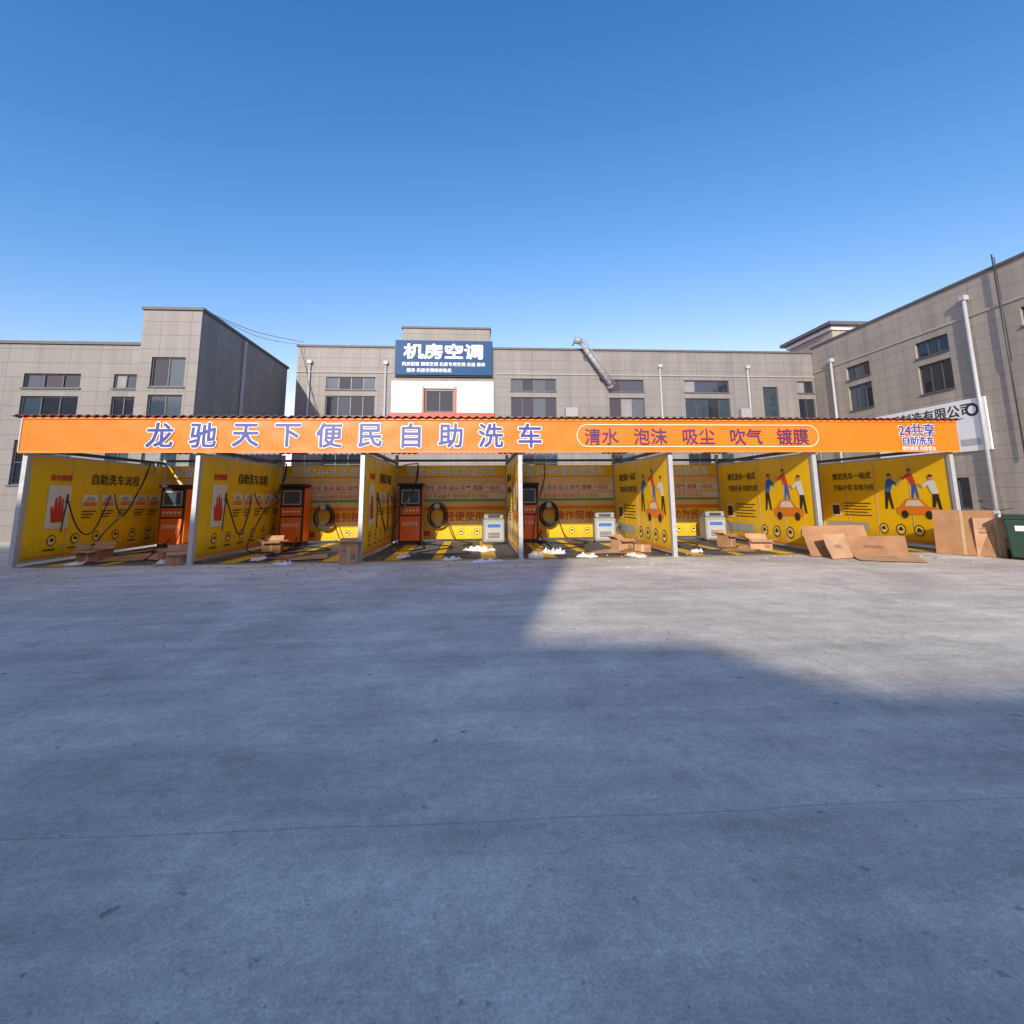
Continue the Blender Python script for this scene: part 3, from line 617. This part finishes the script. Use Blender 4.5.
# ------------------------------------------------------------------ scooter
g=empty("motor_scooter",(16.2,13.9,0),R(-65))
bm=bmesh.new(); cyl(bm,(-.05,-.6,.24),(.05,-.6,.24),.24,28); cyl(bm,(-.05,.62,.24),(.05,.62,.24),.24,28); addmesh("wheels",bm,RUBBER,g)
bm=bmesh.new(); cyl(bm,(-.06,-.6,.24),(.06,-.6,.24),.12,18); cyl(bm,(-.06,.62,.24),(.06,.62,.24),.12,18); addmesh("hubs",bm,STEEL,g)
boxes("footboard",GREY,[(-.15,.15,-.28,.15,.26,.34)],g,bevel=.03); boxes("rear_body",WHITE,[(-.16,.16,.12,.85,.36,.7)],g,bevel=.1); boxes("seat",RUBBER,[(-.15,.15,.08,.8,.705,.8)],g,bevel=.04)
boxes("leg_shield",WHITE,[(-.2,.2,-.4,-.33,.34,.92)],g,bevel=.03); boxes("front_mudguard",WHITE,[(-.08,.08,-.82,-.4,.49,.55)],g,bevel=.025)
tube("handlebar",[(-.36,-.28,1.12),(-.2,-.36,1.08),(0,-.4,1.03),(.2,-.36,1.08),(.36,-.28,1.12)],.018,STEELD,g); tube("fork",[(0,-.6,.24),(0,-.5,.6),(0,-.4,1.03)],.03,STEELD,g)
boxes("headlight",GREY,[(-.09,.09,-.5,-.4,.93,1.05)],g,bevel=.03); boxes("number_plate",BLUEC,[(-.09,.09,.855,.865,.42,.56)],g)
tube("mirror_stems",[(-.28,-.3,1.12),(-.33,-.33,1.3)],.008,STEELD,g); boxes("mirror",STEELD,[(-.4,-.28,-.35,-.33,1.28,1.36)],g,bevel=.01)
# ------------------------------------------------------------------ buildings on the near side of the yard (cast the yard shadow)
k=1/math.tan(R(ELEV)); tz=math.tan(R(AZ)); YB0=-16
def H(ys): return (ys-YB0)/(k*math.cos(R(AZ)))
def XS(x,y): return x-(y-YB0)*tz
b=empty("warehouse_building")
prof=[(XS(.7,6.0),H(6.05)),(XS(2.4,5.3),H(5.3)),(XS(2.8,4.4),H(4.4)),(XS(3.2,4.0),H(4.0)),(XS(4.4,3.9),H(3.9)),(60,H(3.9))]
bm=bmesh.new()
pts=[(prof[0][0]-2.5,0),(prof[0][0]-2.5,prof[0][1])]+prof[1:]+[(60,0)]
fr=[bm.verts.new((x,YB0-.05,z)) for x,z in pts]; bk=[bm.verts.new((x,YB0-14,z)) for x,z in pts]
bm.faces.new(fr[::-1]); bm.faces.new(bk)
for i in range(len(pts)): j=(i+1)%len(pts); bm.faces.new((fr[i],fr[j],bk[j],bk[i]))
addmesh("hall",bm,TILEB,b)
xe=prof[0][0]; ht=H(13.0)
hw=[(5+i*4.5,7.5+i*4.5,zz,zz+1.6,3) for i in range(10) for zz in (1.5,5.0,8.3)]
b2=empty("office_building",(xe,YB0,0),R(-AZ))
facade(b2,Matrix.Rotation(R(180),4,'Z')@Matrix.Rotation(R(90),4,'X'),55,ht,hw,TILEB)
boxes("body",TILEB,[(-55,0,-16,-.25,0,ht)],b2)
# ------------------------------------------------------------------ light
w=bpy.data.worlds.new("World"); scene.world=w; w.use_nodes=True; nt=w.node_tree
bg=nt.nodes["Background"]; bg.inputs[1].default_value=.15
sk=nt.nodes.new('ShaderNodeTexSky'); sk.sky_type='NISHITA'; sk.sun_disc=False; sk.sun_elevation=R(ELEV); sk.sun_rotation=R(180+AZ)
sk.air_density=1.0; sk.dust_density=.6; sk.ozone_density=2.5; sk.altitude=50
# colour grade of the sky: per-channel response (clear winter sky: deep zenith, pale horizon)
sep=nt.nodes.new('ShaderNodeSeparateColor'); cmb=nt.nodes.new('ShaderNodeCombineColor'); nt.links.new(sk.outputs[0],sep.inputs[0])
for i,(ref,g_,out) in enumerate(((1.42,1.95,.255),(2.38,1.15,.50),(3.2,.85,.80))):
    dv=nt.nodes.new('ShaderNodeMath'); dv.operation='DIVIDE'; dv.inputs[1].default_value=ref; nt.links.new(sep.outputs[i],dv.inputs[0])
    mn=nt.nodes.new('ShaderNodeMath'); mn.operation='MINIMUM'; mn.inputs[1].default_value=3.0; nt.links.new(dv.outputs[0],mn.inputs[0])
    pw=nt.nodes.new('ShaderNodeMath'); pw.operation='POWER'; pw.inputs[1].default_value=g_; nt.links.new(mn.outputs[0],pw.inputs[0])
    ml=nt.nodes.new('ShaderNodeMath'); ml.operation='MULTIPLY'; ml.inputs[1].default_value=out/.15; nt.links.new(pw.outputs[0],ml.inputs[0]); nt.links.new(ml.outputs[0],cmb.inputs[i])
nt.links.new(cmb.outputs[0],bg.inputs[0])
sun=bpy.data.lights.new("sun",'SUN'); sun.energy=4.8; sun.angle=R(.8); sun.color=(1,.91,.78)
so=bpy.data.objects.new("sun",sun); COL.objects.link(so)
dirv=Vector((math.sin(R(AZ))*math.cos(R(ELEV)),math.cos(R(AZ))*math.cos(R(ELEV)),-math.sin(R(ELEV))))
so.rotation_euler=dirv.to_track_quat('-Z','Y').to_euler(); so.location=(0,-10,30)
# ------------------------------------------------------------------ camera
cam=bpy.data.cameras.new("camera"); co=bpy.data.objects.new("camera",cam); COL.objects.link(co)
cam.sensor_width=36; cam.lens=479/1024*36; cam.shift_y=-.085; cam.shift_x=.002; cam.clip_end=3000; cam.clip_start=.05
co.matrix_world=Matrix.Translation((0,0,1.55))@Matrix.Rotation(R(-4.13),4,'Z')@Matrix.Rotation(R(98.6),4,'X')@Matrix.Rotation(R(-.45),4,'Z')
scene.camera=co
scene.view_settings.view_transform='Standard'; scene.view_settings.look='None'; scene.view_settings.exposure=0
